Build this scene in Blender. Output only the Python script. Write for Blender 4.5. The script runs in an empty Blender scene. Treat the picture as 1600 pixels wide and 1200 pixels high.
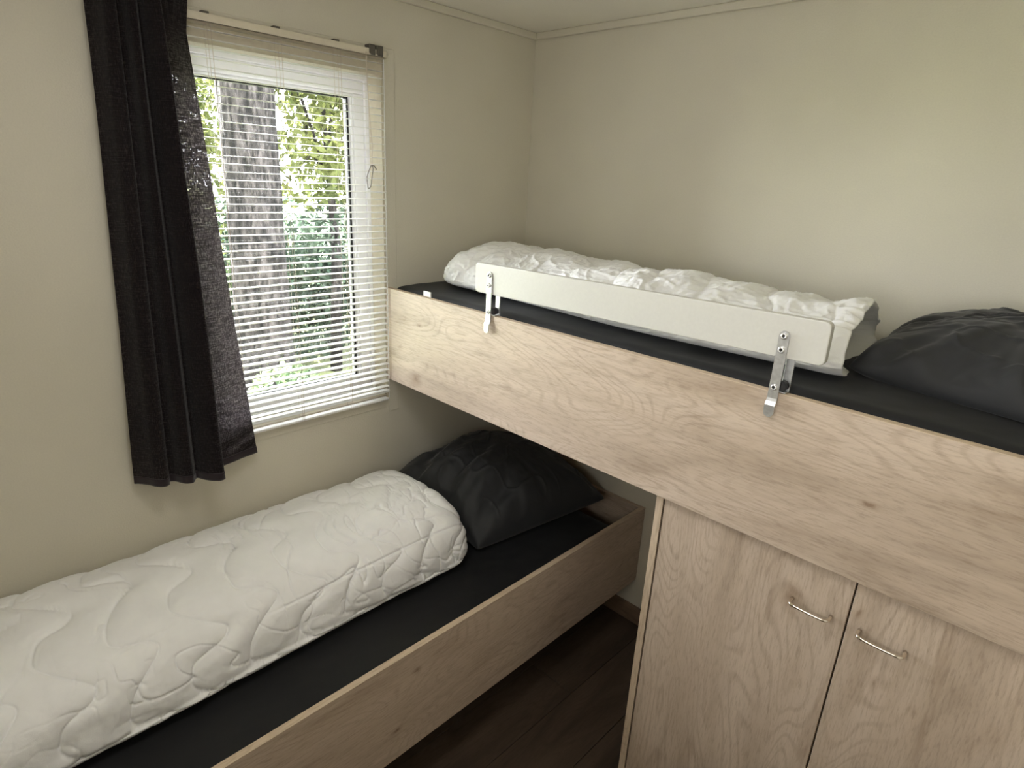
import bpy, bmesh, math, random
import numpy as np
from mathutils import Vector, Matrix, Euler
random.seed(7)
S = bpy.context.scene
COL = S.collection
PI = math.pi

# ------------------------------------------------------------------ camera
cam_d = bpy.data.cameras.new('camera'); cam = bpy.data.objects.new('camera', cam_d); COL.objects.link(cam)
CP = Vector((1.81304, -1.94539, 1.76910)); yaw, pit, rol = [math.radians(a) for a in (43.4796, -18.8013, 2.98836)]
fw = Vector((-math.sin(yaw)*math.cos(pit), math.cos(yaw)*math.cos(pit), math.sin(pit)))
rt = Vector((math.cos(yaw), math.sin(yaw), 0)); up = rt.cross(fw)
r2 = math.cos(rol)*rt + math.sin(rol)*up; u2 = -math.sin(rol)*rt + math.cos(rol)*up
m = Matrix((r2, u2, -fw)).transposed().to_4x4(); m.translation = CP
cam.matrix_world = m
cam_d.sensor_width = 36; cam_d.lens = 945.9997/1600*36; cam_d.clip_start = 0.02; cam_d.clip_end = 200
S.camera = cam

# ------------------------------------------------------------------ world, sun, exposure
W = bpy.data.worlds.new('world'); S.world = W; W.use_nodes = True
bg = W.node_tree.nodes['Background']
SKY = 6.2
bg.inputs[0].default_value = (0.93, 0.95, 1.0, 1); bg.inputs[1].default_value = SKY
sun_d = bpy.data.lights.new('sun', 'SUN'); sun_d.energy = 100; sun_d.angle = math.radians(1.0); sun_d.color = (1, .98, .96)
sun = bpy.data.objects.new('sun', sun_d); COL.objects.link(sun)
sun.rotation_euler = Vector((-.80, -.14, .80)).to_track_quat('Z', 'Y').to_euler()
def area(name, loc, direction, sx, sy, energy, color, portal=False):
    d = bpy.data.lights.new(name, 'AREA'); d.shape = 'RECTANGLE'; d.size = sx; d.size_y = sy; d.energy = energy; d.color = color
    o = bpy.data.objects.new(name, d); COL.objects.link(o); o.location = loc
    o.rotation_euler = Vector(direction).to_track_quat('-Z', 'Y').to_euler()
    if portal: d.cycles.is_portal = True
    return o
area('window_portal', (-.16, -1.07, 1.53), (1, 0, 0), .80, 1.2, 1, (1, 1, 1), True)
area('hallway_fill_light', (2.8, -1.7, 2.25), (-.5, .1, -1), 1.0, 1.2, 1.5, (1, .985, .96))  # unseen fill light, added to brighten the room through the doorway
area('added_ceiling_lamp', (1.15, -1.55, 2.27), (-.05, .05, -1), .35, .35, 1.0, (1, .985, .965))  # unseen lamp, added to brighten duvet and bed edge from above
area('rear_fill_light', (1.62, -2.40, 1.80), (.22, 1, .60), .8, .9, 3.7, (1, .985, .96))  # fill light added behind the camera; the rear wall has no window
S.view_settings.view_transform = 'Standard'; S.view_settings.look = 'None'
S.view_settings.gamma = 1; S.view_settings.use_curve_mapping = False
S.view_settings.exposure = 2.40
S.cycles.use_denoising = True
try: S.cycles.denoiser = 'OPENIMAGEDENOISE'
except Exception: pass
S.cycles.max_bounces = 10; S.cycles.diffuse_bounces = 6; S.cycles.transparent_max_bounces = 16
S.cycles.sample_clamp_indirect = 6; S.cycles.caustics_reflective = False; S.cycles.caustics_refractive = False

# ------------------------------------------------------------------ materials
def new_mat(name):
    m = bpy.data.materials.new(name); m.use_nodes = True
    nt = m.node_tree; return m, nt, nt.nodes['Principled BSDF']
def nd(nt, t, **kw):
    n = nt.nodes.new(t)
    for k, v in kw.items():
        if k in n.inputs: n.inputs[k].default_value = v
        else: setattr(n, k, v)
    return n
def lk(nt, a, b): nt.links.new(a, b)
def coords(nt, scale=(1, 1, 1), loc=(0, 0, 0), rot=(0, 0, 0)):
    tc = nd(nt, 'ShaderNodeTexCoord'); mp = nd(nt, 'ShaderNodeMapping')
    mp.inputs['Scale'].default_value = scale; mp.inputs['Location'].default_value = loc; mp.inputs['Rotation'].default_value = rot
    lk(nt, tc.outputs['Object'], mp.inputs['Vector']); return mp.outputs[0]
def ramp(nt, fac, stops):
    r = nd(nt, 'ShaderNodeValToRGB'); e = r.color_ramp.elements
    while len(e) < len(stops): e.new(.5)
    for k, (p, c) in enumerate(stops):
        e[k].position = p; e[k].color = (*c, 1) if len(c) == 3 else c
    lk(nt, fac, r.inputs[0]); return r.outputs[0]
def mix(nt, fac, a, b, mode='MIX'):
    n = nd(nt, 'ShaderNodeMix', data_type='RGBA', blend_type=mode)
    for s, v in ((0, fac), (6, a), (7, b)):
        if hasattr(v, 'links'): lk(nt, v, n.inputs[s])
        else: n.inputs[s].default_value = v if s == 0 else (*v, 1)
    return n.outputs[2]
def bump(nt, h, bs, strength=.3, dist=.002):
    b = nd(nt, 'ShaderNodeBump', Strength=strength, Distance=dist); lk(nt, h, b.inputs['Height']); lk(nt, b.outputs[0], bs.inputs['Normal'])

def plain(name, col, rough=.5, metal=0, nscale=200, bstr=.12, var=.06):
    m, nt, b = new_mat(name)
    n = nd(nt, 'ShaderNodeTexNoise', Scale=nscale, Detail=3.0); lk(nt, coords(nt), n.inputs['Vector'])
    c = ramp(nt, n.outputs[0], [(.3, tuple(x*(1-var) for x in col)), (.7, tuple(min(1, x*(1+var)) for x in col))])
    lk(nt, c, b.inputs['Base Color']); b.inputs['Roughness'].default_value = rough; b.inputs['Metallic'].default_value = metal
    bump(nt, n.outputs[0], b, bstr, .001); return m

def wall_mat(name, col):
    m, nt, b = new_mat(name)
    v = coords(nt)
    n = nd(nt, 'ShaderNodeTexNoise', Scale=260.0, Detail=4.0); lk(nt, v, n.inputs['Vector'])
    n2 = nd(nt, 'ShaderNodeTexNoise', Scale=3.0, Detail=2.0); lk(nt, v, n2.inputs['Vector'])
    c = ramp(nt, n2.outputs[0], [(.3, tuple(x*.97 for x in col)), (.7, tuple(x*1.03 for x in col))])
    c2 = mix(nt, n.outputs[0], (.93, .93, .93), (1.05, 1.05, 1.05))
    lk(nt, mix(nt, 1.0, c, c2, 'MULTIPLY'), b.inputs['Base Color']); b.inputs['Roughness'].default_value = .62
    bump(nt, n.outputs[0], b, .35, .0015); return m

def wood(name, grain, light, mid, dark, seed=0., rough=.5, knots=True):
    """pale oak laminate; grain: 'x','y','z' is the direction the fibres run in"""
    m, nt, b = new_mat(name)
    def sc(a, c): return {'x': (a, c, c), 'y': (c, a, c), 'z': (c, c, a)}[grain]
    off = (seed, seed*1.7, seed*.6)
    base = coords(nt, sc(1.1, 6.5), off)
    nb = nd(nt, 'ShaderNodeTexNoise', Scale=1.0, Detail=5.0, Roughness=.55, Distortion=1.2); lk(nt, base, nb.inputs['Vector'])
    # cathedral figure: bands of a warped field
    cat = coords(nt, sc(1.0, 4.0), off)
    nc = nd(nt, 'ShaderNodeTexNoise', Scale=1.3, Detail=1.5, Distortion=.5); lk(nt, cat, nc.inputs['Vector'])
    mm = nd(nt, 'ShaderNodeMath', operation='MULTIPLY'); lk(nt, nc.outputs[0], mm.inputs[0]); mm.inputs[1].default_value = 190
    sn = nd(nt, 'ShaderNodeMath', operation='SINE'); lk(nt, mm.outputs[0], sn.inputs[0])
    ma = nd(nt, 'ShaderNodeMapRange'); lk(nt, sn.outputs[0], ma.inputs[0]); ma.inputs[1].default_value = -1; ma.inputs[3].default_value = 0; ma.inputs[4].default_value = 1
    fine = nd(nt, 'ShaderNodeTexNoise', Scale=1.0, Detail=4.0, Roughness=.7); lk(nt, coords(nt, sc(26, 230), off), fine.inputs['Vector'])
    c = ramp(nt, nb.outputs[0], [(.28, dark), (.44, mid), (.62, light), (.8, tuple(x*.93 for x in light))])
    g = ramp(nt, ma.outputs[0], [(0, (.86, .84, .82)), (.35, (1, 1, 1))])
    fg = ramp(nt, nb.outputs[0], [(.40, (0, 0, 0)), (.55, (1, 1, 1))])
    c = mix(nt, fg, c, mix(nt, 1.0, c, g, 'MULTIPLY'))
    f = ramp(nt, fine.outputs[0], [(.36, (.82, .80, .78)), (.5, (.985, .985, .985)), (.72, (1.04, 1.04, 1.04))])
    c = mix(nt, 1.0, c, f, 'MULTIPLY')
    pn = nd(nt, 'ShaderNodeTexNoise', Scale=1.0, Detail=6.0, Roughness=.6, Distortion=.8); lk(nt, coords(nt, sc(2.6, 15.0), (off[1], off[0], off[2])), pn.inputs['Vector'])
    c = mix(nt, 1.0, c, ramp(nt, pn.outputs[0], [(.30, (.80, .76, .72)), (.46, (1, 1, 1)), (.66, (1.05, 1.045, 1.04))]), 'MULTIPLY')
    if knots:
        for ksc, kp, seed2 in ((sc(2.0, 4.2), ((.018, (.40, .33, .27)), (.045, (.70, .64, .58)), (.13, (1, 1, 1))), .4), (sc(5.5, 11.0), ((.03, (.55, .48, .42)), (.07, (.85, .82, .79)), (.14, (1, 1, 1))), 3.3)):
            vo = nd(nt, 'ShaderNodeTexVoronoi', Scale=1.0, Randomness=1.0)
            kv = coords(nt, ksc, (off[0]+seed2, off[1]+.2, off[2]+.3))
            wn = nd(nt, 'ShaderNodeTexNoise', Scale=4.0, Detail=3.0); lk(nt, kv, wn.inputs['Vector'])
            vm = nd(nt, 'ShaderNodeVectorMath', operation='MULTIPLY_ADD'); lk(nt, wn.outputs['Color'], vm.inputs[0]); vm.inputs[1].default_value = (.22, .22, .22); lk(nt, kv, vm.inputs[2])
            lk(nt, vm.outputs[0], vo.inputs['Vector'])
            k = ramp(nt, vo.outputs['Distance'], list(kp))
            # only some of the cells carry a knot
            keep = ramp(nt, vo.outputs['Color'], [(.60, (1, 1, 1)), (.66, (0, 0, 0))])
            c = mix(nt, keep, c, mix(nt, 1.0, c, k, 'MULTIPLY'))
    lk(nt, c, b.inputs['Base Color']); b.inputs['Roughness'].default_value = rough
    bump(nt, fine.outputs[0], b, .18, .001); return m

OAK = ((.57, .465, .370), (.50, .400, .310), (.385, .300, .225))
M = {}
M['wall'] = wall_mat('cream_wall', (.64, .605, .505))
M['ceiling'] = wall_mat('ceiling_white', (.86, .83, .75))
M['oak_x'] = wood('oak_grain_x', 'x', *OAK, seed=1.3)
M['oak_y'] = wood('oak_grain_y', 'y', *OAK, seed=4.1)
M['oak_z'] = wood('oak_grain_z', 'z', *OAK, seed=7.7)
M['oak_edge_x'] = wood('oak_edge_x', 'x', (.62, .50, .37), (.58, .46, .335), (.50, .39, .28), seed=2.2, knots=False)
M['oak_edge_y'] = wood('oak_edge_y', 'y', (.62, .50, .37), (.58, .46, .335), (.50, .39, .28), seed=2.2, knots=False)
M['oak_edge_z'] = wood('oak_edge_z', 'z', (.62, .50, .37), (.58, .46, .335), (.50, .39, .28), seed=2.2, knots=False)
M['floor'] = wood('dark_floor_wood', 'y', (.085, .060, .042), (.062, .043, .030), (.036, .025, .018), seed=3.1, rough=.42, knots=False)
M['skirt'] = wood('skirting_wood', 'x', (.25, .17, .11), (.2, .135, .09), (.14, .09, .06), seed=3.9, knots=False)
M['pvc'] = plain('white_pvc', (.82, .81, .84), .35, 0, 40, .03, .02)
M['liner'] = plain('cream_reveal_board', (.66, .60, .48), .5, 0, 60, .05, .03)
M['gasket'] = plain('black_rubber', (.02, .02, .02), .6)
M['slat'] = plain('white_lacquered_slat', (.80, .80, .78), .32, 0, 20, .02, .02)
M['cord'] = plain('white_cord', (.60, .52, .45), .8)
M['metal_dark'] = plain('dark_bracket_metal', (.16, .15, .13), .4, .8)
M['steel'] = plain('galvanised_steel', (.72, .73, .74), .33, .85, 120, .15, .12)
M['screw'] = plain('steel_screw', (.80, .80, .80), .28, .9)
M['socket'] = plain('screw_socket', (.03, .03, .03), .6)
M['chrome'] = plain('polished_handle_metal', (.85, .78, .68), .12, 1.0, 30, .02, .02)
M['railwhite'] = plain('white_painted_board', (.60, .59, .55), .42, 0, 150, .06, .02)
M['label'] = plain('white_label', (.85, .85, .85), .7)
M['bark'] = None

def fabric(name, col, rough=.85, scale=900, strength=.25, sheen=.3, spec=.3, var=.05):
    m, nt, b = new_mat(name)
    v = coords(nt)
    n = nd(nt, 'ShaderNodeTexNoise', Scale=float(scale), Detail=2.0); lk(nt, v, n.inputs['Vector'])
    n2 = nd(nt, 'ShaderNodeTexNoise', Scale=22.0, Detail=4.0); lk(nt, v, n2.inputs['Vector'])
    c = ramp(nt, n2.outputs[0], [(.3, tuple(x*(1-var) for x in col)), (.7, tuple(min(1, x*(1+var)) for x in col))])
    lk(nt, c, b.inputs['Base Color']); b.inputs['Roughness'].default_value = rough
    b.inputs['Sheen Weight'].default_value = sheen; b.inputs['Sheen Roughness'].default_value = .5
    b.inputs['Specular IOR Level'].default_value = spec
    ad = nd(nt, 'ShaderNodeMath', operation='MULTIPLY_ADD'); lk(nt, n2.outputs[0], ad.inputs[0]); ad.inputs[1].default_value = 1.5; lk(nt, n.outputs[0], ad.inputs[2])
    bump(nt, ad.outputs[0], b, strength, .0015); return m
M['white_cloth'] = fabric('white_quilt_cotton', (.88, .88, .88), .9, 700, .25, .15, .12, .02)
M['white_cloth_up'] = fabric('white_crumpled_cotton', (.86, .86, .85), .95, 500, .45, .15, .08, .02)
M['seam'] = fabric('white_seam_piping', (.78, .77, .75), .8)
M['sheet'] = fabric('black_jersey_sheet', (.0062, .0066, .0078), .62, 1200, .35, .05, .35)
M['pillow'] = fabric('black_pillow_cotton', (.019, .020, .022), .62, 1000, .25, .12, .4)

def curtain_mat():
    m, nt, b = new_mat('dark_woven_curtain')
    b.inputs['Base Color'].default_value = (.015, .0105, .012, 1); b.inputs['Roughness'].default_value = .9
    b.inputs['Sheen Weight'].default_value = .25; b.inputs['Specular IOR Level'].default_value = .2
    tr = nd(nt, 'ShaderNodeBsdfTransparent'); tl = nd(nt, 'ShaderNodeBsdfTranslucent')
    n = nd(nt, 'ShaderNodeTexNoise', Scale=1.0, Detail=3.0, Roughness=.7); lk(nt, coords(nt, (34, 34, 520)), n.inputs['Vector'])
    nv = nd(nt, 'ShaderNodeTexNoise', Scale=1.0, Detail=3.0, Roughness=.6); lk(nt, coords(nt, (420, 420, 110)), nv.inputs['Vector'])
    add = nd(nt, 'ShaderNodeMath', operation='ADD'); lk(nt, n.outputs[0], add.inputs[0]); lk(nt, nv.outputs[0], add.inputs[1])
    hf = nd(nt, 'ShaderNodeMath', operation='MULTIPLY'); lk(nt, add.outputs[0], hf.inputs[0]); hf.inputs[1].default_value = .5
    lk(nt, ramp(nt, hf.outputs[0], [(.44, (.015, .011, .012)), (.52, (.055, .045, .048)), (.60, (.21, .18, .185))]), tl.inputs[0])
    mr = nd(nt, 'ShaderNodeMapRange'); lk(nt, add.outputs[0], mr.inputs[0]); mr.inputs[1].default_value = 1.02; mr.inputs[2].default_value = 1.35; mr.inputs[3].default_value = .0; mr.inputs[4].default_value = .12
    m1 = nd(nt, 'ShaderNodeMixShader'); m1.inputs[0].default_value = .45; lk(nt, b.outputs[0], m1.inputs[1]); lk(nt, tl.outputs[0], m1.inputs[2])
    m2 = nd(nt, 'ShaderNodeMixShader'); lk(nt, mr.outputs[0], m2.inputs[0]); lk(nt, m1.outputs[0], m2.inputs[1]); lk(nt, tr.outputs[0], m2.inputs[2])
    lk(nt, m2.outputs[0], nt.nodes['Material Output'].inputs[0])
    bump(nt, add.outputs[0], b, .4, .001); return m
M['curtain'] = curtain_mat()
M['curtain_hem'] = fabric('dark_curtain_hem', (.022, .015, .018), .9, 700, .3, .25, .2)

def glass_mat():
    m, nt, b = new_mat('window_glass')
    gl = nd(nt, 'ShaderNodeBsdfGlossy', Roughness=.02); tr = nd(nt, 'ShaderNodeBsdfTransparent'); tr.inputs[0].default_value = (.96, .97, .965, 1)
    fr = nd(nt, 'ShaderNodeFresnel', IOR=1.45); mx = nd(nt, 'ShaderNodeMixShader')
    lk(nt, fr.outputs[0], mx.inputs[0]); lk(nt, tr.outputs[0], mx.inputs[1]); lk(nt, gl.outputs[0], mx.inputs[2])
    lk(nt, mx.outputs[0], nt.nodes['Material Output'].inputs[0]); return m
M['glass'] = glass_mat()

def leaf_mat(name, c1, c2):
    m, nt, b = new_mat(name)
    n = nd(nt, 'ShaderNodeTexNoise', Scale=2.2, Detail=3.0); lk(nt, coords(nt), n.inputs['Vector'])
    c = ramp(nt, n.outputs[0], [(.35, c1), (.65, c2)])
    lk(nt, c, b.inputs['Base Color']); b.inputs['Roughness'].default_value = .6; b.inputs['Specular IOR Level'].default_value = .12
    tl = nd(nt, 'ShaderNodeBsdfTranslucent'); lk(nt, c, tl.inputs[0])
    mx = nd(nt, 'ShaderNodeMixShader'); mx.inputs[0].default_value = .45; lk(nt, b.outputs[0], mx.inputs[1]); lk(nt, tl.outputs[0], mx.inputs[2])
    lk(nt, mx.outputs[0], nt.nodes['Material Output'].inputs[0]); return m
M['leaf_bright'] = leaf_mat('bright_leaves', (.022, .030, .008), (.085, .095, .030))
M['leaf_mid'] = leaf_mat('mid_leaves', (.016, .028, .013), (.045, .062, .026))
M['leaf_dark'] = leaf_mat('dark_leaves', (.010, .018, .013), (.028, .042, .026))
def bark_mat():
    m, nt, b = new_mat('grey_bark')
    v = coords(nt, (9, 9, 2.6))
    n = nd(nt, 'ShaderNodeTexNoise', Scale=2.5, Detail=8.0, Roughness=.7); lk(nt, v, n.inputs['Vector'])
    c = ramp(nt, n.outputs[0], [(.40, (.004, .004, .004)), (.5, (.013, .012, .0118)), (.64, (.034, .031, .030))])  # base colour kept near black in place of canopy shade
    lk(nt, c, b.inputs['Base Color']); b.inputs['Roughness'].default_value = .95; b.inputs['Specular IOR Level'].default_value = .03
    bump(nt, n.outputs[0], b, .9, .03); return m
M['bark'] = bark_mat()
def ground_mat():
    m, nt, b = new_mat('garden_ground')
    n = nd(nt, 'ShaderNodeTexNoise', Scale=3.0, Detail=8.0, Roughness=.7); lk(nt, coords(nt), n.inputs['Vector'])
    c = ramp(nt, n.outputs[0], [(.35, (.03, .035, .02)), (.6, (.08, .09, .04)), (.75, (.16, .15, .10))])
    lk(nt, c, b.inputs['Base Color']); b.inputs['Roughness'].default_value = .95; b.inputs['Specular IOR Level'].default_value = .1; bump(nt, n.outputs[0], b, .6, .05); return m
M['ground'] = ground_mat()

# ------------------------------------------------------------------ helpers
def thing(name, label, cat, loc=(0, 0, 0), group=None, rot=None):
    o = bpy.data.objects.new(name, None); COL.objects.link(o); o.location = loc; o.empty_display_size = .1
    if rot: o.rotation_euler = rot
    o['label'] = label; o['category'] = cat
    if group: o['group'] = group
    return o
def structure(name, loc=(0, 0, 0)):
    o = bpy.data.objects.new(name, None); COL.objects.link(o); o.location = loc; o.empty_display_size = .1; o['kind'] = 'structure'; return o
def worldloc(p):
    v = Vector((0, 0, 0))
    while p: v += p.location; p = p.parent
    return v
def link(name, me, mat, parent=None, origin=None, smooth=False, label=None):
    """mesh given in world coordinates; shifted to its own local origin"""
    base = worldloc(parent)
    org = Vector(origin) if origin is not None else base
    me.transform(Matrix.Translation(-org))
    o = bpy.data.objects.new(name, me); COL.objects.link(o)
    if parent: o.parent = parent
    o.location = org - base
    for mt in (mat if isinstance(mat, (list, tuple)) else [mat]): me.materials.append(mt)
    if smooth:
        for p in me.polygons: p.use_smooth = True
    if label: o['label'] = label
    return o
def bm_box(bm, x0, x1, y0, y1, z0, z1, bev=0, seg=2):
    r = bmesh.ops.create_cube(bm, size=1)
    vs = r['verts']
    for v in vs:
        v.co = Vector(((x0+x1)/2+v.co.x*(x1-x0), (y0+y1)/2+v.co.y*(y1-y0), (z0+z1)/2+v.co.z*(z1-z0)))
    if bev:
        es = list({e for v in vs for e in v.link_edges})
        bmesh.ops.bevel(bm, geom=es, offset=bev, segments=seg, affect='EDGES', profile=.5)
def done(bm, name='m'):
    bmesh.ops.recalc_face_normals(bm, faces=bm.faces)
    me = bpy.data.meshes.new(name); bm.to_mesh(me); bm.free(); return me
def box(name, x0, x1, y0, y1, z0, z1, mat, parent=None, bev=.0015, label=None, smooth=False):
    bm = bmesh.new(); bm_box(bm, x0, x1, y0, y1, z0, z1, bev)
    return link(name, done(bm, name), mat, parent, origin=None if parent else (x0, y0, z0), label=label, smooth=smooth)
def tube(bm, pts, r, n=8, cap=True):
    pts = [Vector(p) for p in pts]; rings = []
    for i, p in enumerate(pts):
        t = (pts[min(i+1, len(pts)-1)]-pts[max(i-1, 0)]).normalized()
        a = t.cross(Vector((0, 0, 1)))
        if a.length < .05: a = t.cross(Vector((1, 0, 0)))
        a.normalize(); b = t.cross(a); rr = r[i] if isinstance(r, (list, tuple)) else r
        rings.append([bm.verts.new(p+rr*(math.cos(2*PI*k/n)*a+math.sin(2*PI*k/n)*b)) for k in range(n)])
    for A, B in zip(rings, rings[1:]):
        for k in range(n): bm.faces.new((A[k], A[(k+1) % n], B[(k+1) % n], B[k]))
    if cap: bm.faces.new(rings[0][::-1]); bm.faces.new(rings[-1])
# lattice noise in numpy
_rng = np.random.RandomState(11); _T = _rng.rand(512, 512)*2-1
def vnoise(x, y, s=0):
    x = np.asarray(x, float)+37.7*s+500; y = np.asarray(y, float)+91.3*s+500
    xi = np.floor(x).astype(int); yi = np.floor(y).astype(int); fx = x-xi; fy = y-yi
    fx = fx*fx*fx*(fx*(fx*6-15)+10); fy = fy*fy*fy*(fy*(fy*6-15)+10)
    g = lambda a, b: _T[a % 512, b % 512]
    return (g(xi, yi)*(1-fx)+g(xi+1, yi)*fx)*(1-fy)+(g(xi, yi+1)*(1-fx)+g(xi+1, yi+1)*fx)*fy
def fbm(x, y, s=0, o=4, g=.5):
    r = 0; a = 1
    for k in range(o): r = r+a*vnoise(x*2**k, y*2**k, s+k*3.1); a *= g
    return r
def crease(x, y, s=0, w=.10):
    """narrow ridge lines (0..1) along the zero set of a noise field"""
    n = fbm(x, y, s, 2)
    return np.exp(-(n/w)**2)
def grid_mesh(P, closed_u=False, closed_v=False, name='g', cap=False):
    """P: (nu,nv,3)"""
    nu, nv = P.shape[:2]
    idx = np.arange(nu*nv).reshape(nu, nv)
    a = idx if not closed_u else np.vstack([idx, idx[:1]])
    if closed_v: a = np.hstack([a, a[:, :1]])
    f = np.stack([a[:-1, :-1], a[1:, :-1], a[1:, 1:], a[:-1, 1:]], -1).reshape(-1, 4).tolist()
    if cap and closed_v:
        f.append(idx[0].tolist()); f.append(idx[-1][::-1].tolist())
    me = bpy.data.meshes.new(name); me.from_pydata(P.reshape(-1, 3).tolist(), [], f); me.update()
    bm = bmesh.new(); bm.from_mesh(me); bmesh.ops.recalc_face_normals(bm, faces=bm.faces); bm.to_mesh(me); bm.free()
    return me

# ------------------------------------------------------------------ room shell
H = 2.30; XR = 2.07; YB = -2.42; T = .12
WY0, WY1, WZ0, WZ1 = -1.43, -.7094, .962, 2.100      # window opening
def wall_with_hole(name, mk, a0, a1, z0, z1, ha0, ha1, hz0, hz1):
    bm = bmesh.new()
    for (p, q, r, s) in ((a0, ha0, z0, z1), (ha1, a1, z0, z1), (ha0, ha1, z0, hz0), (ha0, ha1, hz1, z1)):
        if q-p > 1e-4 and s-r > 1e-4: mk(bm, p, q, r, s)
    o = link(name, done(bm), M['wall']); o['kind'] = 'structure'; return o
wall_with_hole('wall_left', lambda bm, p, q, r, s: bm_box(bm, -T, 0, p, q, r, s), YB-T, 0+T, 0, H, WY0, WY1, WZ0, WZ1)
o = box('wall_back', 0, XR+T, 0, T, 0, H, M['wall'], bev=0); o['kind'] = 'structure'
wall_with_hole('wall_right', lambda bm, p, q, r, s: bm_box(bm, XR, XR+T, p, q, r, s), YB, 0, 0, H, -2.22, -1.30, 0, 2.05)
o = box('wall_rear', 0, 3.6, YB-T, YB, 0, H, M['wall'], bev=0); o['kind'] = 'structure'
o = box('wall_hallway', 3.6, 3.6+T, YB-T, -.6, 0, H, M['wall'], bev=0); o['kind'] = 'structure'
o = box('wall_hallway_end', XR+T, 3.6, -.72, -.6, 0, H, M['wall'], bev=0); o['kind'] = 'structure'
o = box('ceiling', -T, 3.6+T, YB-T, T, H, H+.1, M['ceiling'], bev=0); o['kind'] = 'structure'
# narrow cornice strips under the ceiling
o = box('trim_1', 0, .016, YB, 0, H-.024, H, M['wall'], bev=.004); o['kind'] = 'structure'
o = box('trim_2', .016, XR, -.016, 0, H-.024, H, M['wall'], bev=.004); o['kind'] = 'structure'
# floor of single planks
fl = structure('floor', (0, 0, 0))
box('subfloor', -T, 3.6+T, YB-T, T, -.08, -.012, M['gasket'], fl, bev=0)
px = 1.01-.19*6
k = 0
plank_mesh = {}
while px < 3.6:
    y = T-1.25*((k*.37) % 1)-.02
    segs = []; yy = T
    while yy > YB-T:
        yn = max(y, YB-T); segs.append((yn, yy)); yy = y; y -= 1.25
    for (a, b) in segs:
        x0 = max(px+.0008, -T); x1 = min(px+.1892, 3.6+T)
        if x1-x0 < .02 or b-a < .01: continue
        box('plank', x0, x1, a+.0008, b-.0008, -.012, 0, M['floor'], fl, bev=.0012)
    px += .19; k += 1
# skirting
o = box('baseboard_back', .006, 1.151, -.014, 0, 0, .079, M['skirt'], bev=.003); o['kind'] = 'structure'
o = box('baseboard_rear', .1, 3.6, YB, YB+.014, 0, .079, M['skirt'], bev=.003); o['kind'] = 'structure'

# ------------------------------------------------------------------ window
win = structure('window_1', (-.1, (WY0+WY1)/2, WZ0))
bm = bmesh.new()   # casing strips around the opening on the room side
tw = .042
for a in ((0, .006, WY1, WY1+tw, .905, WZ1+tw-.006), (0, .006, WY0-tw+.008, WY0, .905, WZ1+tw-.006), (0, .006, WY0, WY1, WZ1, WZ1+tw-.006), (0, .004, WY0, WY1, .925, WZ0)):
    bm_box(bm, *a, .0015)
link('window_trim', done(bm), M['wall'], win)
bm = bmesh.new()
for a in ((-.082, -.002, WY0, WY1, 2.057, WZ1), (-.082, -.002, WY0, WY1, WZ0, WZ0+.010), (-.082, -.002, WY0, WY0+.006, WZ0+.01, 2.057), (-.082, -.002, WY1-.006, WY1, WZ0+.01, 2.057)):
    bm_box(bm, *a, .001)
link('window_reveal', done(bm), M['liner'], win)
def ring(bm, x0, x1, y0, y1, z0, z1, w, bev=.002):
    for a in ((y0, y1, z1-w, z1), (y0, y1, z0, z0+w), (y0, y0+w, z0+w, z1-w), (y1-w, y1, z0+w, z1-w)): bm_box(bm, x0, x1, *a, bev)
fy0, fy1, fz0, fz1 = WY0+.006, WY1-.006, WZ0+.010, 2.057
bm = bmesh.new(); ring(bm, -.13, -.074, fy0, fy1, fz0, fz1, .014, .002)
link('outer_frame', done(bm), M['pvc'], win)
bm = bmesh.new(); ring(bm, -.125, -.082, fy0+.014, fy1-.014, fz0+.014, fz1-.014, .040, .004)
link('sash', done(bm), M['pvc'], win)
bm = bmesh.new(); ring(bm, -.120, -.085, fy0+.054, fy1-.054, fz0+.054, fz1-.054, .009, .003)
link('glazing_bead', done(bm), M['pvc'], win)
bm = bmesh.new(); ring(bm, -.118, -.098, fy0+.0632, fy1-.0632, fz0+.0632, fz1-.0632, .007, .001)
link('gasket', done(bm), M['gasket'], win)
box('pane', -.108, -.104, fy0+.06, fy1-.06, fz0+.06, fz1-.06, M['glass'], win, bev=0)

# ------------------------------------------------------------------ venetian blind
BX = .019; by0, by1 = WY0-.006, -.722
bl = thing('venetian_blind', 'white venetian blind with thin open slats hanging in front of the window', 'blind', (BX, (by0+by1)/2, .966))
bm = bmesh.new()
bm_box(bm, .0068, .0315, by0, by1+.006, 2.101, 2.104, .0005); bm_box(bm, .0068, .008, by0, by1+.006, 2.101, 2.122, .0003); bm_box(bm, .0303, .0315, by0, by1+.006, 2.101, 2.122, .0003)
link('headrail', done(bm), M['liner'], bl)
nseg = 6; SW = .0125; ln_ = by1-by0
bm = bmesh.new(); top = []; bot = []
ny = 8
for iy in range(ny+1):
    yy = -ln_/2+ln_*iy/ny
    ra = []; rb = []
    for i in range(nseg+1):
        t = i/nseg*2-1; z = .0018*(1-t*t)
        ra.append(bm.verts.new((t*SW, yy, z+.00025))); rb.append(bm.verts.new((t*SW, yy, z-.00025)))
    top.append(ra); bot.append(rb)
for iy in range(ny):
    for i in range(nseg):
        bm.faces.new((top[iy][i], top[iy][i+1], top[iy+1][i+1], top[iy+1][i]))
        bm.faces.new((bot[iy][i], bot[iy+1][i], bot[iy+1][i+1], bot[iy][i+1]))
    bm.faces.new((top[iy][0], top[iy+1][0], bot[iy+1][0], bot[iy][0])); bm.faces.new((top[iy][nseg], bot[iy][nseg], bot[iy+1][nseg], top[iy+1][nseg]))
slat_me = done(bm, 'slat'); slat_me.materials.append(M['slat'])
for p in slat_me.polygons: p.use_smooth = True
rs = random.Random(5)
z = 2.086; n = 0; zs = []
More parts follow.
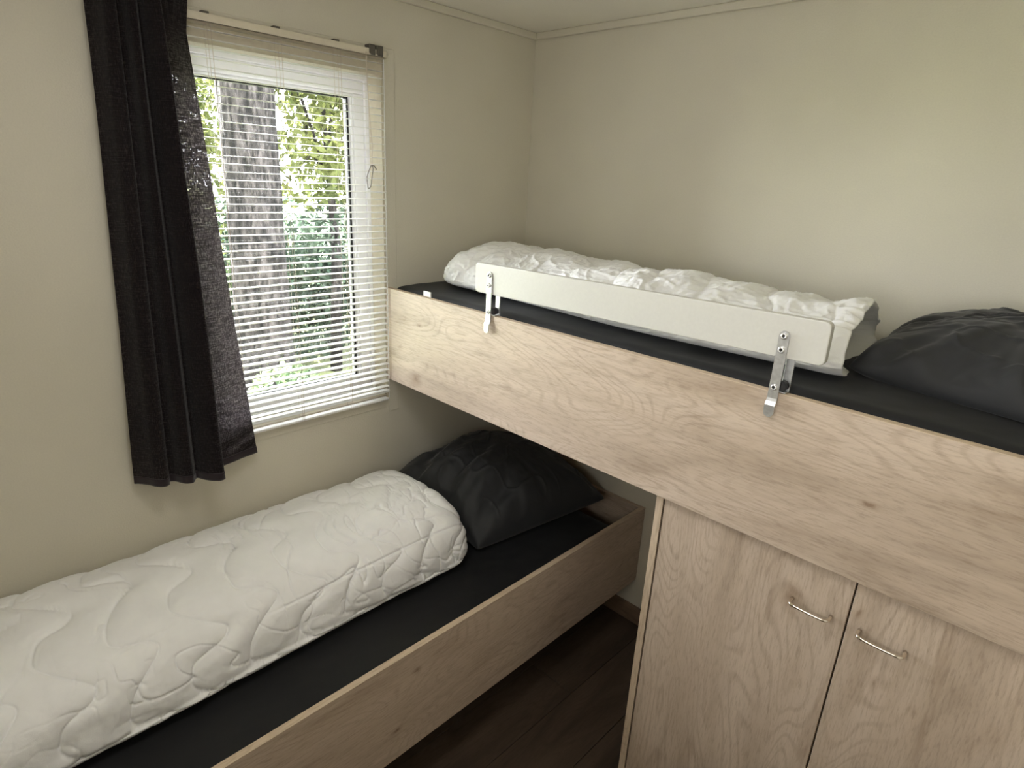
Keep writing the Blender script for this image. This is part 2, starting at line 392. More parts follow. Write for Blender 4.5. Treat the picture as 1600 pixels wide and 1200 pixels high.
while z > .995: zs.append(z); z -= .0214
zs += [zs[-1]-.013, zs[-1]-.0205]
for z in zs:
    if z < .975: continue
    o = bpy.data.objects.new('slat', slat_me); COL.objects.link(o); o.parent = bl
    low = max(0, 1.25-z)*2.2
    o.location = Vector((BX, (by0+by1)/2+rs.uniform(-.0012, .0012), z+rs.uniform(-.0007, .0007)-low*.0008)) - bl.location
    o.rotation_euler = (rs.uniform(-.0025, .0025)*(1+low), math.radians(2.5)+rs.uniform(-.03, .03)*(1+low*1.5), 0)
box('bottom_rail', BX-.0115, BX+.0115, by0+.004, by1-.004, .9635, .9715, M['slat'], bl, bev=.0025)
for yy in (-1.256, -1.070, -.888):
    bm = bmesh.new()
    tube(bm, [(BX+.0138, yy, 2.103), (BX+.0138, yy+.002, 1.5), (BX+.0138, yy+.001, .972)], .0006, 5)
    tube(bm, [(BX-.0138, yy+.003, 2.103), (BX-.0138, yy+.003, 1.5), (BX-.0138, yy+.003, .972)], .0006, 5)
    link('ladder_cord', done(bm), M['cord'], bl)
    bm = bmesh.new(); tube(bm, [(BX+.016, yy+.009, 2.103), (BX+.0155, yy+.007, 1.6), (BX+.0155, yy+.006, .968)], .0007, 5)
    link('lift_cord', done(bm), M['cord'], bl)
    box('cord_guide', BX-.006, BX+.012, yy-.008, yy+.010, 2.1225, 2.1275, M['metal_dark'], bl, bev=.001)
for ya, yb in ((-.778, -.756), (-.752, -.728)):
    bm = bmesh.new(); bm_box(bm, .0066, .034, ya, yb, 2.108, 2.134, .002)
    bm_box(bm, .034, .037, ya+.003, yb-.003, 2.104, 2.128, .001)
    link('headrail_bracket', done(bm), M['metal_dark'], bl)
# side rod by the right slat ends
bm = bmesh.new(); tube(bm, [(BX+.002, by1+.003, 2.10), (BX+.002, by1+.003, .968)], .0016, 6); link('guide_wire', done(bm), M['slat'], bl)
pc = thing('pull_cord', 'thin pull cord with knotted loop hanging at the right of the blind', 'cord', (.036, -.785, 1.70))
bm = bmesh.new()
tube(bm, [(.036, -.792, 2.110), (.037, -.791, 2.03), (.039, -.787, 1.93), (.041, -.780, 1.84), (.040, -.784, 1.785)], .0011, 6)
link('cord', done(bm), M['cord'], pc)
bm = bmesh.new(); lp = []
for i in range(25):
    a = 2*PI*i/24; w = .009*(1+.25*math.sin(3*a))
    lp.append((.040+.004*math.cos(a), -.787+w*math.sin(a)-.004*(1-math.cos(a)), 1.748+.036*math.cos(a)))
tube(bm, lp, .0014, 6, cap=False)
tube(bm, [(.040, -.784, 1.784), (.041, -.775, 1.783), (.042, -.768, 1.772)], .0016, 6)
link('loop', done(bm), M['metal_dark'], pc)

# ------------------------------------------------------------------ curtain
cu = thing('curtain', 'dark brown woven curtain hanging bunched over the left of the window', 'curtain', (.05, -1.42, .915))
path = [(.030, -1.575), (.036, -1.566), (.058, -1.552), (.080, -1.540), (.092, -1.522), (.086, -1.504), (.070, -1.496), (.078, -1.484), (.104, -1.470), (.112, -1.452), (.096, -1.440), (.090, -1.432),
        (.112, -1.422), (.132, -1.408), (.145, -1.392), (.146, -1.378), (.136, -1.372), (.112, -1.384), (.090, -1.402), (.080, -1.430), (.070, -1.455), (.058, -1.460), (.052, -1.445),
        (.062, -1.415), (.072, -1.385), (.074, -1.360), (.070, -1.335), (.064, -1.305), (.056, -1.275), (.048, -1.250), (.042, -1.233)]
def resample(P, n):
    P = np.array(P, float)
    Q = []
    for i in range(len(P)-1):
        p0, p1, p2, p3 = P[max(i-1, 0)], P[i], P[i+1], P[min(i+2, len(P)-1)]
        for t in np.linspace(0, 1, 12, endpoint=False):
            Q.append(.5*((2*p1)+(-p0+p2)*t+(2*p0-5*p1+4*p2-p3)*t*t+(-p0+3*p1-3*p2+p3)*t**3))
    Q.append(P[-1]); Q = np.array(Q)
    d = np.r_[0, np.cumsum(np.linalg.norm(np.diff(Q, axis=0), axis=1))]; s = np.linspace(0, d[-1], n)
    return np.stack([np.interp(s, d, Q[:, 0]), np.interp(s, d, Q[:, 1])], 1), s
CPth, cs = resample(path, 420)
def curtain_sheet(z0, z1, nz, extra=0.):
    zz = np.linspace(z0, z1, nz)
    P = np.zeros((nz, len(CPth), 3))
    for i, z in enumerate(zz):
        t = (z-.915)/1.25
        yc = -1.40
        # left edge -1.575 -> -1.505, right edge -1.228 -> -1.305 going up
        fy = np.where(CPth[:, 1] < yc, 1-.36*t, 1-.50*t)
        y = yc+(CPth[:, 1]-yc)*fy + .004*vnoise(cs*14, np.full_like(cs, z*2.2), 3)
        x = CPth[:, 0]*(1-.10*t)+.004*vnoise(cs*18, np.full_like(cs, z*2.5), 8)*(1+.3*t)
        flare = max(0, (z-2.07)/.1); y = y+np.where(CPth[:, 1] > -1.30, .022*min(flare, 1.2), 0)
        P[i, :, 0] = np.maximum(x, np.where(CPth[:, 1] > -1.5, .0385, .02)); P[i, :, 1] = y; P[i, :, 2] = z
    dip = .006*vnoise(cs*9, cs*0, 4)
    P[:, :, 2] += dip[None, :]*np.clip((1.1-zz)/.2, 0, 1)[:, None]
    return P
P = curtain_sheet(.925, 2.262, 90); link('curtain_cloth', grid_mesh(P), M['curtain'], cu, smooth=True)
Pa = curtain_sheet(.905, .927, 5); Pb = Pa.copy(); Pb[:, :, 0] += .0022
hem = np.concatenate([Pa, Pb[::-1]], 0); link('hem', grid_mesh(hem, closed_u=True), M['curtain_hem'], cu, smooth=True)
rod = thing('curtain_rail', 'white ceiling track holding the dark curtain', 'rail', (.075, -1.1, 2.285))
bm = bmesh.new(); bm_box(bm, .062, .088, -1.66, -.80, 2.287, 2.2995, .002); link('track', done(bm), M['pvc'], rod)
for k in range(9):
    bm = bmesh.new(); yy = -1.50+.026*k; tube(bm, [(.075, yy, 2.262), (.075, yy, 2.2865)], .003, 6); link('glider', done(bm), M['pvc'], rod)

# ------------------------------------------------------------------ lower bed
LW, LZ1, LZ0 = .7428, .5439, .205
lb = thing('single_bed', 'lower oak-look bed standing along the window wall', 'bed', (.37, -1.0, 0))
YE = -2.14
box('side_board', LW-.018, LW, YE, -.003, LZ0, LZ1, M['oak_y'], lb, bev=.0012)
box('edge_band', LW-.0185, LW+.0005, YE, -.003, LZ1-.0005, LZ1+.0012, M['oak_edge_y'], lb, bev=.0004, label='pale oak edge strip on top of the side board')
box('headboard', .003, LW-.0185, -.021, -.003, LZ0, LZ1, M['oak_x'], lb, bev=.0012)
box('footboard', .003, LW-.0185, YE, YE+.018, LZ0, LZ1, M['oak_x'], lb, bev=.0012)
box('bed_base', .003, LW-.0185, YE+.0185, -.0215, .30, .33, M['oak_y'], lb, bev=.001)
for (x, y) in ((.06, -.30), (.52, -.30), (.06, -1.98), (.52, -1.98)):
    box('leg', x, x+.045, y-.045, y, 0.0, .30, M['oak_z'], lb, bev=.002)
def mattress(name, label, x0, x1, y0, y1, z0, z1, par_cat, sag, seed):
    nx, ny = 60, 60
    t = thing(name, label, par_cat, ((x0+x1)/2, (y0+y1)/2, z0))
    # rounded box by superellipse mapping on a ring profile
    n = 120; ring_n = 8
    X = np.linspace(-1, 1, n); Y = np.linspace(-1, 1, n)
    gx, gy = np.meshgrid(X, Y, indexing='ij')
    w, l = (x1-x0)/2, (y1-y0)/2; r = .035
    cx, cy = (x0+x1)/2, (y0+y1)/2
    # remap so that the last cells roll over the edge
    def edge(q, half):
        a = np.abs(q)*half; s = np.sign(q)
        return a, s
    ux, sx = edge(gx, w); uy, sy = edge(gy, l)
    dx = np.clip((ux-(w-r))/r, 0, 1); dy = np.clip((uy-(l-r))/r, 0, 1)
    d = np.clip(np.sqrt(dx**2+dy**2), 0, 1)
    Z = z1-r*(1-np.sqrt(np.maximum(0, 1-d**2)))
    Z = Z+.0035*fbm((cx+gx*w)*5, (cy+gy*l)*5, seed)*(1-d)+sag*(-.5+.5*(gx**2))
    P = np.stack([cx+gx*w, cy+gy*l, Z], -1)
    me = grid_mesh(P)
    bm = bmesh.new(); bm.from_mesh(me)
    be = [e for e in bm.edges if e.is_boundary]
    ret = bmesh.ops.extrude_edge_only(bm, edges=be)
    nv = [v for v in ret['geom'] if isinstance(v, bmesh.types.BMVert)]
    for v in nv: v.co.z = z0
    bmesh.ops.holes_fill(bm, edges=[e for e in bm.edges if e.is_boundary])
    bmesh.ops.recalc_face_normals(bm, faces=bm.faces); bm.to_mesh(me); bm.free()
    o = link('fitted_sheet', me, M['sheet'], t, smooth=True)
    return t
mattress('mattress', 'mattress in a black fitted sheet in the lower bed', .006, LW-.0195, YE+.02, -.155, .33, .512, 'mattress', .0, 2)

# ------------------------------------------------------------------ upper bunk
UW, UZ1, UZ0 = .7143, 1.3774, 1.0393
ub = thing('bunk_bed', 'upper oak-look bunk fixed along the back wall above the cupboard', 'bed', (1.0, -.36, UZ0))
box('side_board', .003, XR-.003, -UW, -UW+.018, UZ0, UZ1, M['oak_x'], ub, bev=.0012)
box('edge_band', .003, XR-.003, -UW-.0005, -UW+.0185, UZ1-.0005, UZ1+.0012, M['oak_edge_x'], ub, bev=.0004, label='pale oak edge strip on top of the side board')
box('bed_base', .003, XR-.003, -UW+.0185, -.003, 1.13, 1.15, M['oak_x'], ub, bev=.001)
box('support_rail', .003, .022, -UW+.0185, -.003, 1.06, 1.1295, M['oak_y'], ub, bev=.001)
um = mattress('mattress', 'mattress in a charcoal fitted sheet on the upper bunk', .006, XR-.006, -UW+.0195, -.006, 1.15, 1.386, 'mattress', .0, 6)
bm = bmesh.new(); bm_box(bm, .205, .243, -.703, -.699, 1.3805, 1.398, .0008)
o = link('care_label', done(bm), M['label'], um, label='small white care label')

# ------------------------------------------------------------------ cupboard below the bunk
CF = -.694
cb = thing('cupboard', 'oak-look two-door cupboard under the upper bunk', 'cupboard', (1.6, -.35, 0))
box('side_panel', 1.152, 1.170, CF, -.016, 0, 1.036, M['oak_z'], cb, bev=.0012)
box('edge_band', 1.1515, 1.1705, CF-.0015, CF+.0005, 0, 1.036, M['oak_edge_z'], cb, bev=.0004, label='pale oak front edge of the side panel')
box('side_panel', XR-.022, XR-.004, CF, -.016, 0, 1.036, M['oak_z'], cb, bev=.0012)
box('back_panel', 1.1705, XR-.0225, -.022, -.016, .0, 1.036, M['oak_z'], cb, bev=.0005)
box('top_panel', 1.1705, XR-.0225, CF+.022, -.0225, 1.018, 1.036, M['oak_x'], cb, bev=.0005)
box('plinth', 1.1705, XR-.0225, CF+.03, CF+.045, 0, .06, M['oak_x'], cb, bev=.0005)
def handle(parent, xa, xb, z):
    bm = bmesh.new(); pts = []
    yf = CF-.001
    pts = [(xa, yf, z), (xa-.001, yf-.010, z), (xa, yf-.021, z), (xa+.006, yf-.027, z)]
    for i in range(1, 8): pts.append((xa+.006+(xb-xa-.012)*i/8, yf-.027-.0015*math.sin(PI*i/8), z))
    pts += [(xb-.006, yf-.027, z), (xb, yf-.021, z), (xb+.001, yf-.010, z), (xb, yf, z)]
    tube(bm, pts, [.0042, .0036, .0036, .0036]+[.0030]*7+[.0036, .0036, .0036, .0042], 10)
    link('handle', done(bm), M['chrome'], parent, smooth=True, label='polished metal bow handle')
XG = 1.6178
d1 = box('door', 1.1745, XG-.0018, CF, CF+.018, .062, 1.034, M['oak_z'], cb, bev=.0015)
handle(d1, 1.509, 1.588, .928)
M['oak_z2'] = wood('oak_grain_door', 'z', *OAK, seed=12.4)
d2 = box('door', XG+.0018, XR-.024, CF, CF+.018, .062, 1.034, M['oak_z2'], cb, bev=.0015)
handle(d2, 1.644, 1.726, .928)

# ------------------------------------------------------------------ guard rail
gr = thing('guard_rail', 'white wooden guard board clamped to the upper bunk front', 'bed rail', (.97, -UW, UZ1))
RY0, RY1 = -UW-.002, -UW+.017
bm = bmesh.new(); bm_box(bm, 0, .998, RY0, RY1, -.0435, .0435)
es = [e for e in bm.edges if abs((e.verts[0].co-e.verts[1].co).y) > .01]
bmesh.ops.bevel(bm, geom=es, offset=.012, segments=5, affect='EDGES', profile=.5)
es = [e for e in bm.edges if abs((e.verts[0].co-e.verts[1].co).y) < .001]
bmesh.ops.bevel(bm, geom=es, offset=.0022, segments=2, affect='EDGES', profile=.5, clamp_overlap=True)
me = done(bm)
tilt = math.atan2(.013, .998)
me.transform(Matrix.Translation((.474, 0, 1.4835)) @ Matrix.Rotation(-tilt, 4, 'Y'))
link('rail_board', me, M['railwhite'], gr)
def plate_bm(bm, outline, thick_dir_y0, y1):
    """extrude an x/z outline between two y depths"""
    A = [bm.verts.new((x, thick_dir_y0(z), z)) for x, z in outline]; B = [bm.verts.new((x, thick_dir_y0(z)-y1, z)) for x, z in outline]
    n = len(outline); bm.faces.new(A); bm.faces.new(B[::-1])
    for i in range(n): bm.faces.new((A[i], A[(i+1) % n], B[(i+1) % n], B[i]))
def strip(bm, cx, za, zb, w, profile, th):
    """a metal strip with round ends following profile: list of (z, y)"""
    hw = w/2; rows = []
    zs_ = sorted(set([za+hw*(1-math.cos(PI/2*i/5)) for i in range(6)]+[zb-hw*(1-math.cos(PI/2*i/5)) for i in range(6)]+[z for z, y in profile if za < z < zb]))
    pz = [p[0] for p in profile]; py = [p[1] for p in profile]
    for z in zs_:
        if z < za+hw: h = math.sqrt(max(0, hw*hw-(za+hw-z)**2))
        elif z > zb-hw: h = math.sqrt(max(0, hw*hw-(z-zb+hw)**2))
        else: h = hw
        h = max(h, .0008); y = float(np.interp(z, pz, py))
        rows.append([bm.verts.new((cx-h, y, z)), bm.verts.new((cx+h, y, z)), bm.verts.new((cx+h, y-th, z)), bm.verts.new((cx-h, y-th, z))])
    for A, B in zip(rows, rows[1:]):
        for k in range(4): bm.faces.new((A[k], A[(k+1) % 4], B[(k+1) % 4], B[k]))
    bm.faces.new(rows[0]); bm.faces.new(rows[-1][::-1])
def bracket(cx, dz):
    z = lambda v: v+dz
    f0 = RY0-.0008
    bm = bmesh.new()
    strip(bm, cx, z(1.3265), z(1.508), .0205, [(z(1.32), f0-.006), (z(1.352), f0-.0065), (z(1.360), f0-.002), (z(1.366), f0), (z(1.51), f0)], .003)
    bv = bm.edges[:]
    br = link('bracket', done(bm), M['steel'], gr, label='galvanised steel clamp strip with three screws')
    bm = bmesh.new()  # rear jaw of the clamp, behind the bed board
    yb = -UW+.0200
    bm_box(bm, cx+.004, cx+.022, yb, yb+.003, z(1.365), z(1.455), .0008); bm_box(bm, cx+.004, cx+.022, -UW-.0003, yb+.0015, z(1.3800), z(1.3825), .0005)
    link('rear_jaw', done(bm), M['steel'], br)
    bm = bmesh.new(); r = bmesh.ops.create_cone(bm, cap_ends=True, segments=20, radius1=.0105, radius2=.0105, depth=.016)
    bmesh.ops.bevel(bm, geom=[e for e in bm.edges if abs(e.verts[0].co.z-e.verts[1].co.z) < .001], offset=.002, segments=2, affect='EDGES')
    me = done(bm); me.transform(Matrix.Translation((cx+.012, -UW+.009, z(1.3935))) @ Matrix.Rotation(PI/2, 4, 'X'))
    link('rubber_pad', me, M['gasket'], br, smooth=False, label='black rubber pad')
    for zz in (1.4975, 1.469, 1.390):
        bm = bmesh.new()
        n = 20; prof = [(.0065, 0), (.0070, .0012), (.0062, .0032), (.0045, .0040), (.0032, .0040), (.0030, .0018), (0.0001, .0018)]
        rings = [[bm.verts.new((cx+r*math.cos(2*PI*k/n), f0-.003-h, z(zz)+r*math.sin(2*PI*k/n))) for k in range(n)] for r, h in prof]
        for A, B in zip(rings, rings[1:]):
            for k in range(n):
                f = bm.faces.new((A[k], A[(k+1) % n], B[(k+1) % n], B[k]))
        me = done(bm); o = link('screw', me, [M['screw'], M['socket']], br, smooth=True)
        for i, p in enumerate(me.polygons): p.material_index = 1 if i >= 4*n else 0
bracket(.538, -.001); bracket(1.390, 0)

# ------------------------------------------------------------------ duvets
def duvet(axis, u0, u1, c, a, zb, h, exps, nu, nv, disp, endcap=(.13, .10), c_fn=None, h_fn=None):
    """closed body; u along the axis, cross-section a flattened superellipse. returns grid points"""
    U = np.linspace(0, 1, nu)
    # denser at ends
    U = U*1.0
    L = u1-u0
    th = np.linspace(0, 2*PI, nv, endpoint=False)
    P = np.zeros((nu, nv, 3))
    uu = u0+L*U
    s0 = np.clip((uu-u0)/endcap[0], 0, 1); s1 = np.clip((u1-uu)/endcap[1], 0, 1)
    e = np.minimum((1-(1-s0)**2.4)**(1/2.4), (1-(1-s1)**2.4)**(1/2.4))
    e = np.maximum(e, .02)
    cc, ss = np.cos(th), np.sin(th)
    ex = exps
    sx = np.sign(cc)*np.abs(cc)**(2/ex); sz = np.sign(ss)*np.abs(ss)**(2/ex)
    lowh = .05
    ctr = np.array([c_fn(x) if c_fn else c for x in uu]); hh = np.array([h_fn(x) if h_fn else h for x in uu])
    W_ = (.55+.45*e)[:, None]*a*sx[None, :] if endcap[0] > .05 else e[:, None]*a*sx[None, :]
    Z_ = np.where(sz[None, :] > 0, (hh[:, None]-lowh)*e[:, None]*sz[None, :], lowh*np.minimum(1, e[:, None]*1.5)*sz[None, :])
    A = ctr[:, None]+W_; Zc = zb+lowh+Z_
    # normals of the section
    nx_ = sx*(h/a) if False else cc; nz_ = ss
    sarc = np.r_[0, np.cumsum(np.hypot(np.diff(a*sx), np.diff((h)*sz)))]
    UU = np.repeat(uu[:, None], nv, 1); SS = np.repeat(sarc[None, :], nu, 0)
    D = disp(UU, SS, th[None, :])*np.minimum(1, e[:, None]*1.3)
    topw = np.clip(ss*2.0+.9, 0, 1)[None, :]
    A = A+D*nx_[None, :]*topw; Zc = Zc+D*nz_[None, :]*topw
    Zc = np.maximum(Zc, zb)
    un = UU
    if axis == 'y': P = np.stack([A, un, Zc], -1)
    else: P = np.stack([un, A, Zc], -1)
    return P

def lower_disp(U, Sx, th):
    # rounded wavy quilting seams crossing the roll
    Sw = Sx+.018*np.sin(U*2*PI/.26+1.0)
    Uw = U+.012*vnoise(U*5, Sx*6, 2)
    ph = Sw/.235*2*PI
    w = .043*np.sin(ph)+.010*np.sin(2*ph+1.2)
    q = (Uw+w)/.132
    d = np.abs(q-np.round(q))*.132
    puff = .0085*(1-np.exp(-(d/.022)**1.3))
    seam = -.0040*np.exp(-(d/.0032)**2)
    big = .007*fbm(U*4, Sx*5, 5, 3)
    m = np.clip(.35+1.3*vnoise(U*3.2, Sx*4, 9), 0, 1)
    m2 = np.clip(.15+1.3*vnoise(U*2.6, Sx*3, 19)+1.3*np.exp(-((U+1.0)/.32)**2), 0, 1)
    near = np.exp(-(d/.03)**2)
    def line(n, w_): return np.exp(-np.abs(n)/w_)
    cr = -.0075*line(fbm(U*9+1.6*vnoise(U*3, Sx*3, 1), Sx*13, 12, 2), .05)*m
    cr = cr-.0085*line(fbm(U*15+1.5*vnoise(U*6, Sx*6, 17), Sx*7+1.2*vnoise(U*5, Sx*4, 7), 21, 2), .05)*m2
    cr = cr-.0055*line(vnoise(U*34+2*vnoise(U*7, Sx*7, 57), Sx*20, 23), .09)*near*np.clip(.3+vnoise(U*6, Sx*6, 61)*1.5, 0, 1)
    # long fold line low on the front side
    fold = -.006*np.exp(-((Sx-.155+.006*vnoise(U*5, U*0, 71))/.004)**2)*np.clip(.5+vnoise(U*2.5, U*0, 73)*2, 0, 1)
    return puff+seam+big+cr+fold+.0011*fbm(U*30, Sx*30, 14, 3)
P = duvet('y', -2.12, -.715, .272, .252, .507, .240, 2.9, 700, 480, lambda U, Sx, t: lower_disp(U, Sx, t), endcap=(.10, .12))
dv = thing('duvet', 'thick white quilted duvet folded lengthwise on the lower bed', 'duvet', (.27, -1.4, .507))
link('quilt', grid_mesh(P, closed_v=True, cap=True), M['white_cloth'], dv, smooth=True)

def upper_disp(U, Sx, th):
    wx = U+.035*vnoise(U*7, Sx*7, 3); wy = Sx+.035*vnoise(U*8, Sx*6, 4)
    big = .015*fbm(wx*6.5, wy*5, 31, 2)
    cell = np.abs(np.sin(wx*PI/.135+.8*np.sin(wy*9)))**.6*.011          # quilt channels puffing up
    wr1 = (1-np.abs(vnoise(wx*22+1.5*vnoise(wy*9, wx*6, 8), wy*9, 33)))**2*.0085
    wr2 = (1-np.abs(vnoise(wx*15, wy*30+1.5*vnoise(wx*9, wy*6, 9), 43)))**2*.0065
    m = np.clip(.5+vnoise(U*5, Sx*5, 39), 0, 1)
    return big+cell+wr1*(1-.6*m)+wr2*m+.0028*fbm(wx*46, wy*46, 45, 3)-.010
P = duvet('x', .115, 1.465, -.355, .235, 1.380, .150, 2.4, 620, 300, upper_disp, endcap=(.12, .06),
          c_fn=lambda x: -.365+.015*math.sin(x*5), h_fn=lambda x: .150+.016*math.exp(-((x-.30)/.12)**2)-.02*max(0, (x-.9)))
def open_end(P, depth=.075, k=.80):
    """turn the far end into an open, ruffled fold"""
    nv = P.shape[1]; th = np.linspace(0, 2*PI, nv, endpoint=False)
    rim = P[-1].copy(); c = rim.mean(0)
    outs = []
    for t in (0.2, .5, 1.0):
        r = rim.copy(); r[:, 1:] = c[1:]+(rim[:, 1:]-c[1:])*(1-(1-k)*min(1, t*1.6)); r[:, 0] = rim[:, 0]-depth*t+(.006 if t < .3 else 0); outs.append(r)
    return np.concatenate([P, np.array(outs)], 0)
nU = P.shape[0]; cut = int(nU*.985); P = P[:cut]
th_ = np.linspace(0, 2*PI, P.shape[1], endpoint=False)
ruf = .012*vnoise(np.cos(th_)*2+5, np.sin(th_)*2, 77)+.003*vnoise(np.cos(th_)*7+5, np.sin(th_)*7, 78)
ramp_ = np.clip((np.arange(cut)-cut*.93)/(cut*.07), 0, 1)
P[:, :, 0] += ramp_[:, None]*(ruf+.02*np.cos(th_)*-1)[None, :]
P[:, :, 2] += (ramp_**2)[:, None]*(.005*np.sin(th_*5+1)+.004*np.clip(np.sin(th_), 0, 1))[None, :]*(np.sin(th_) > -.1)[None, :]
P = open_end(P)
P[:, :, 2] = np.maximum(P[:, :, 2], 1.3805)
du = thing('duvet', 'thin crumpled white duvet folded behind the guard board on the upper bunk', 'duvet', (.8, -.36, 1.38))
link('quilt', grid_mesh(P, closed_v=True, cap=True), M['white_cloth_up'], du, smooth=True)

# ------------------------------------------------------------------ pillows
def pillow(name, label, corners, zmid_top, zmin, hgt, seed, n=150, pinch=.06, pw=.42, lump=None):
    """corners: (u-,v-),(u+,v-),(u+,v+),(u-,v+) in order; top surface bulges up hgt"""
    A, B, C_, D_ = [np.array(c, float) for c in corners]
    u = np.linspace(-1, 1, n); gu, gv = np.meshgrid(u, u, indexing='ij')
    s = gu*(1-pinch*(1-gv**2)); t = gv*(1-pinch*(1-gu**2))
    s = s[..., None]; t = t[..., None]
    base = ((1-s)*(1-t)*A+(1+s)*(1-t)*B+(1+s)*(1+t)*C_+(1-s)*(1+t)*D_)/4
    prof = (np.clip((1-gu**2)*(1-gv**2), 0, 1))**pw
    r = np.sqrt(gu**2+gv**2)+1e-6; ang = np.arctan2(gv, gu)
    edge = np.clip(1-prof, 0, 1)
    radial = vnoise(ang*7+100, r*1.2, seed)*.020*np.clip(edge*1.4, 0, 1)*np.clip(prof*3, 0, 1)
    wr = .010*fbm(gu*2.6, gv*2.6, seed+3, 3)*prof+.0045*(crease(gu*3.2+vnoise(gu*2, gv*2, seed), gv*4.2, seed+5, .10))*np.clip(prof*1.5, 0, 1)
    top = base.copy(); bot = base.copy()
    extra = lump(gu, gv) if lump else 0
    top[..., 2] += hgt*prof+radial+wr+extra*prof
    bot[..., 2] -= .08*prof
    bot[..., 2] = np.maximum(bot[..., 2], zmin); top[..., 2] = np.maximum(top[..., 2], zmin+.002)
    hem = .004*(1-prof)
    V = np.concatenate([top.reshape(-1, 3), bot.reshape(-1, 3)]); N = n*n
    idx = np.arange(N).reshape(n, n)
    f = np.stack([idx[:-1, :-1], idx[1:, :-1], idx[1:, 1:], idx[:-1, 1:]], -1).reshape(-1, 4)
    F = f.tolist()+(f[:, ::-1]+N).tolist()
    me = bpy.data.meshes.new('pillow'); me.from_pydata(V.tolist(), [], F); me.update()
    bm = bmesh.new(); bm.from_mesh(me); bmesh.ops.remove_doubles(bm, verts=bm.verts, dist=.0004); bmesh.ops.recalc_face_normals(bm, faces=bm.faces); bm.to_mesh(me); bm.free()
    ctr = (A+B+C_+D_)/4
    t_ = thing(name, label, 'pillow', (ctr[0], ctr[1], zmin))
    link('pillowcase', me, M['pillow'], t_, smooth=True)
    return t_
def foldlump(u, v):
    return (.020*np.sin(u*9+2.5*v+.8*np.sin(v*3))+.009*np.sin(u*19+4*v))*np.exp(-((v+.55)/.42)**2)
pillow('pillow', 'plump black pillow at the head of the lower bed', [(.035, -.745, .625), (.50, -.69, .535), (.63, -.13, .585), (.03, -.09, .60)], .8, .512, .205, 5, lump=foldlump)
pillow('pillow', 'black pillow on the upper bunk behind the right bracket', [(1.455, -.475, 1.405), (2.03, -.60, 1.405), (2.04, -.06, 1.43), (1.475, -.045, 1.435)], 1.5, 1.387, .125, 17, pinch=.04, pw=.45)

# ------------------------------------------------------------------ garden outside
gd = box('ground', -60, -T-.6, -50, 60, -.75, -.45, M['ground'], bev=0); gd['kind'] = 'structure'
def rot_pt(az_deg, dist):   # a place at a bearing (from -x towards +y) and distance from the room
    a = math.radians(az_deg); return (1.81-dist*math.cos(a), -1.945+dist*math.sin(a))
def trunk_mesh(x, y, z0, z1, r0, r1, seed, n=72, m_=120):
    zz = np.linspace(z0, z1, m_); th = np.linspace(0, 2*PI, n, endpoint=False)
    TH, ZZ = np.meshgrid(th, zz)
    k = (ZZ-z0)/(z1-z0)
    R_ = r0+(r1-r0)*k+.10*np.exp(-(ZZ-z0)/.25)
    R_ = R_*(1+.05*vnoise(TH*1.0, ZZ*.8, seed))+.012*np.abs(np.sin(TH*13+2*vnoise(TH*3, ZZ*2, seed+1)+ZZ*1.2))*(.6+.6*vnoise(TH*4, ZZ*5, seed+2))
    P = np.stack([x+R_*np.cos(TH)+.03*np.sin(ZZ*.8), y+R_*np.sin(TH), ZZ], -1)
    return grid_mesh(P, closed_v=True, cap=True)
def leaves_mesh(centers, radii, count, size, seed):
    r = np.random.RandomState(seed)
    C_ = np.array(centers, float); R_ = np.array(radii, float)
    w = (R_.prod(1))**(2/3); w = w/w.sum()
    ci = r.choice(len(C_), count, p=w)
    d = r.normal(size=(count, 3)); d /= np.linalg.norm(d, axis=1)[:, None]
    rad = r.uniform(.35, 1, (count, 1))**.5
    p = C_[ci]+d*rad*R_[ci]
    a = r.normal(size=(count, 3)); a /= np.linalg.norm(a, axis=1)[:, None]
    b = np.cross(a, r.normal(size=(count, 3))); b /= np.linalg.norm(b, axis=1)[:, None]
    s = size*r.uniform(.6, 1.4, (count, 1))
    V = np.stack([p-a*s, p-b*s*.42+a*s*.1, p+a*s, p+b*s*.42+a*s*.1], 1).reshape(-1, 3)
    V[:, 2] = np.maximum(V[:, 2], -.45)
    F = np.arange(count*4).reshape(-1, 4).tolist()
    me = bpy.data.meshes.new('leaves'); me.from_pydata(V.tolist(), [], F); me.update(); return me
x, y = rot_pt(23.35, 6.0)
t = thing('tree', 'big grey-barked tree trunk close outside the window', 'tree', (x, y, -.45))
link('trunk', trunk_mesh(x, y, -.45, 8.6, .245, .16, 3, m_=150), M['bark'], t, smooth=True)
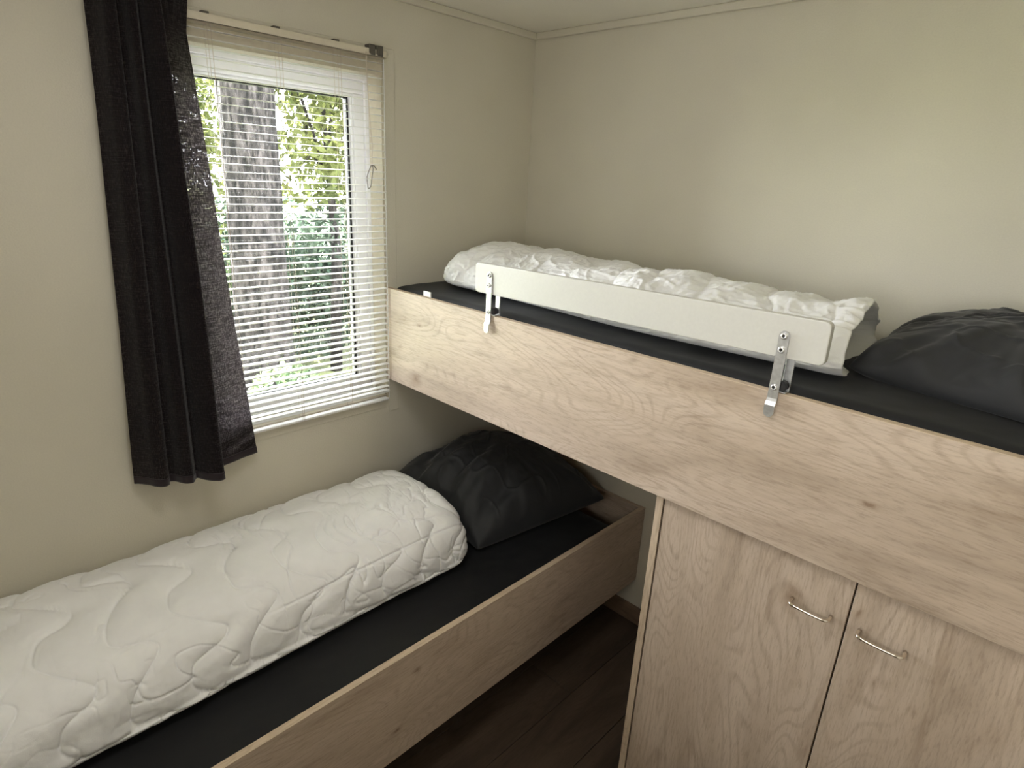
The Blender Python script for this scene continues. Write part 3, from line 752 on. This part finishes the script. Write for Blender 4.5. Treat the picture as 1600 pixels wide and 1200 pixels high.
o = link('crown', leaves_mesh([(x, y, 8.8), (x+.9, y+1.3, 8.6), (x-.6, y-1.5, 8.6), (x-1.3, y-3.1, 7.7)], [(1.6, 1.6, .8)]*3+[(1.1, 1.2, .9)], 9000, .08, 4), M['leaf_mid'], t)  # last lobe, out of view, added to keep sun off the upper blind
o['kind'] = 'stuff'
def bush(name, label, cat, az, dist, zc, rx, rz, n, size, mat, seed, lobes=9, stem=True, group=None):
    x, y = rot_pt(az, dist); r = random.Random(seed)
    t = thing(name, label, cat, (x, y, -.45), group)
    cs_, rs_ = [], []
    for i in range(lobes):
        cs_.append((x+r.uniform(-.6, .6)*rx, y+r.uniform(-.6, .6)*rx, zc+r.uniform(-.65, .65)*rz)); q = r.uniform(.35, .6); rs_.append((rx*q, rx*q, rz*q))
    o = link('leaves', leaves_mesh(cs_, rs_, n, size, seed), mat, t); o['kind'] = 'stuff'
    if stem:
        bm = bmesh.new()
        tube(bm, [(x, y, -.45), (x+.05, y+.04, zc*.4), (x-.04, y, zc)], [.07, .055, .02], 8)
        for c in cs_[:6]: tube(bm, [(x, y, max(-.3, zc-rz*.7)), ((x+c[0])/2, (y+c[1])/2, (c[2]+zc-rz*.3)/2), c], [.022, .014, .005], 6)
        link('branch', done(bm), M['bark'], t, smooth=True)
    return t
bush('tree', 'leafy bright green tree outside, right of the big trunk', 'tree', 29.5, 7.0, 2.35, 1.05, .95, 5200, .060, M['leaf_bright'], 21, 12)
bush('tree', 'pale green tree seen left of the big trunk beside the curtain', 'tree', 17.3, 8.5, 2.1, 1.0, 1.7, 5200, .065, M['leaf_bright'], 22, 12)
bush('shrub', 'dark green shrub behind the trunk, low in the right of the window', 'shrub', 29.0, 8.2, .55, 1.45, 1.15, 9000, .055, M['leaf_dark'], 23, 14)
bush('shrub', 'mid green shrub at the foot of the big trunk, on its left', 'shrub', 19.0, 6.4, .15, .55, .75, 3200, .05, M['leaf_mid'], 24, 8)
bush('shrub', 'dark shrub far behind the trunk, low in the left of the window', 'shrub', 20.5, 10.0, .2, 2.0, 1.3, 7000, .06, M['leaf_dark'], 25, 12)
bush('shrub', 'small sunlit shrub nearest to the window sill outside', 'shrub', 25.5, 4.7, -.12, .5, .38, 3000, .045, M['leaf_mid'], 26, 8)
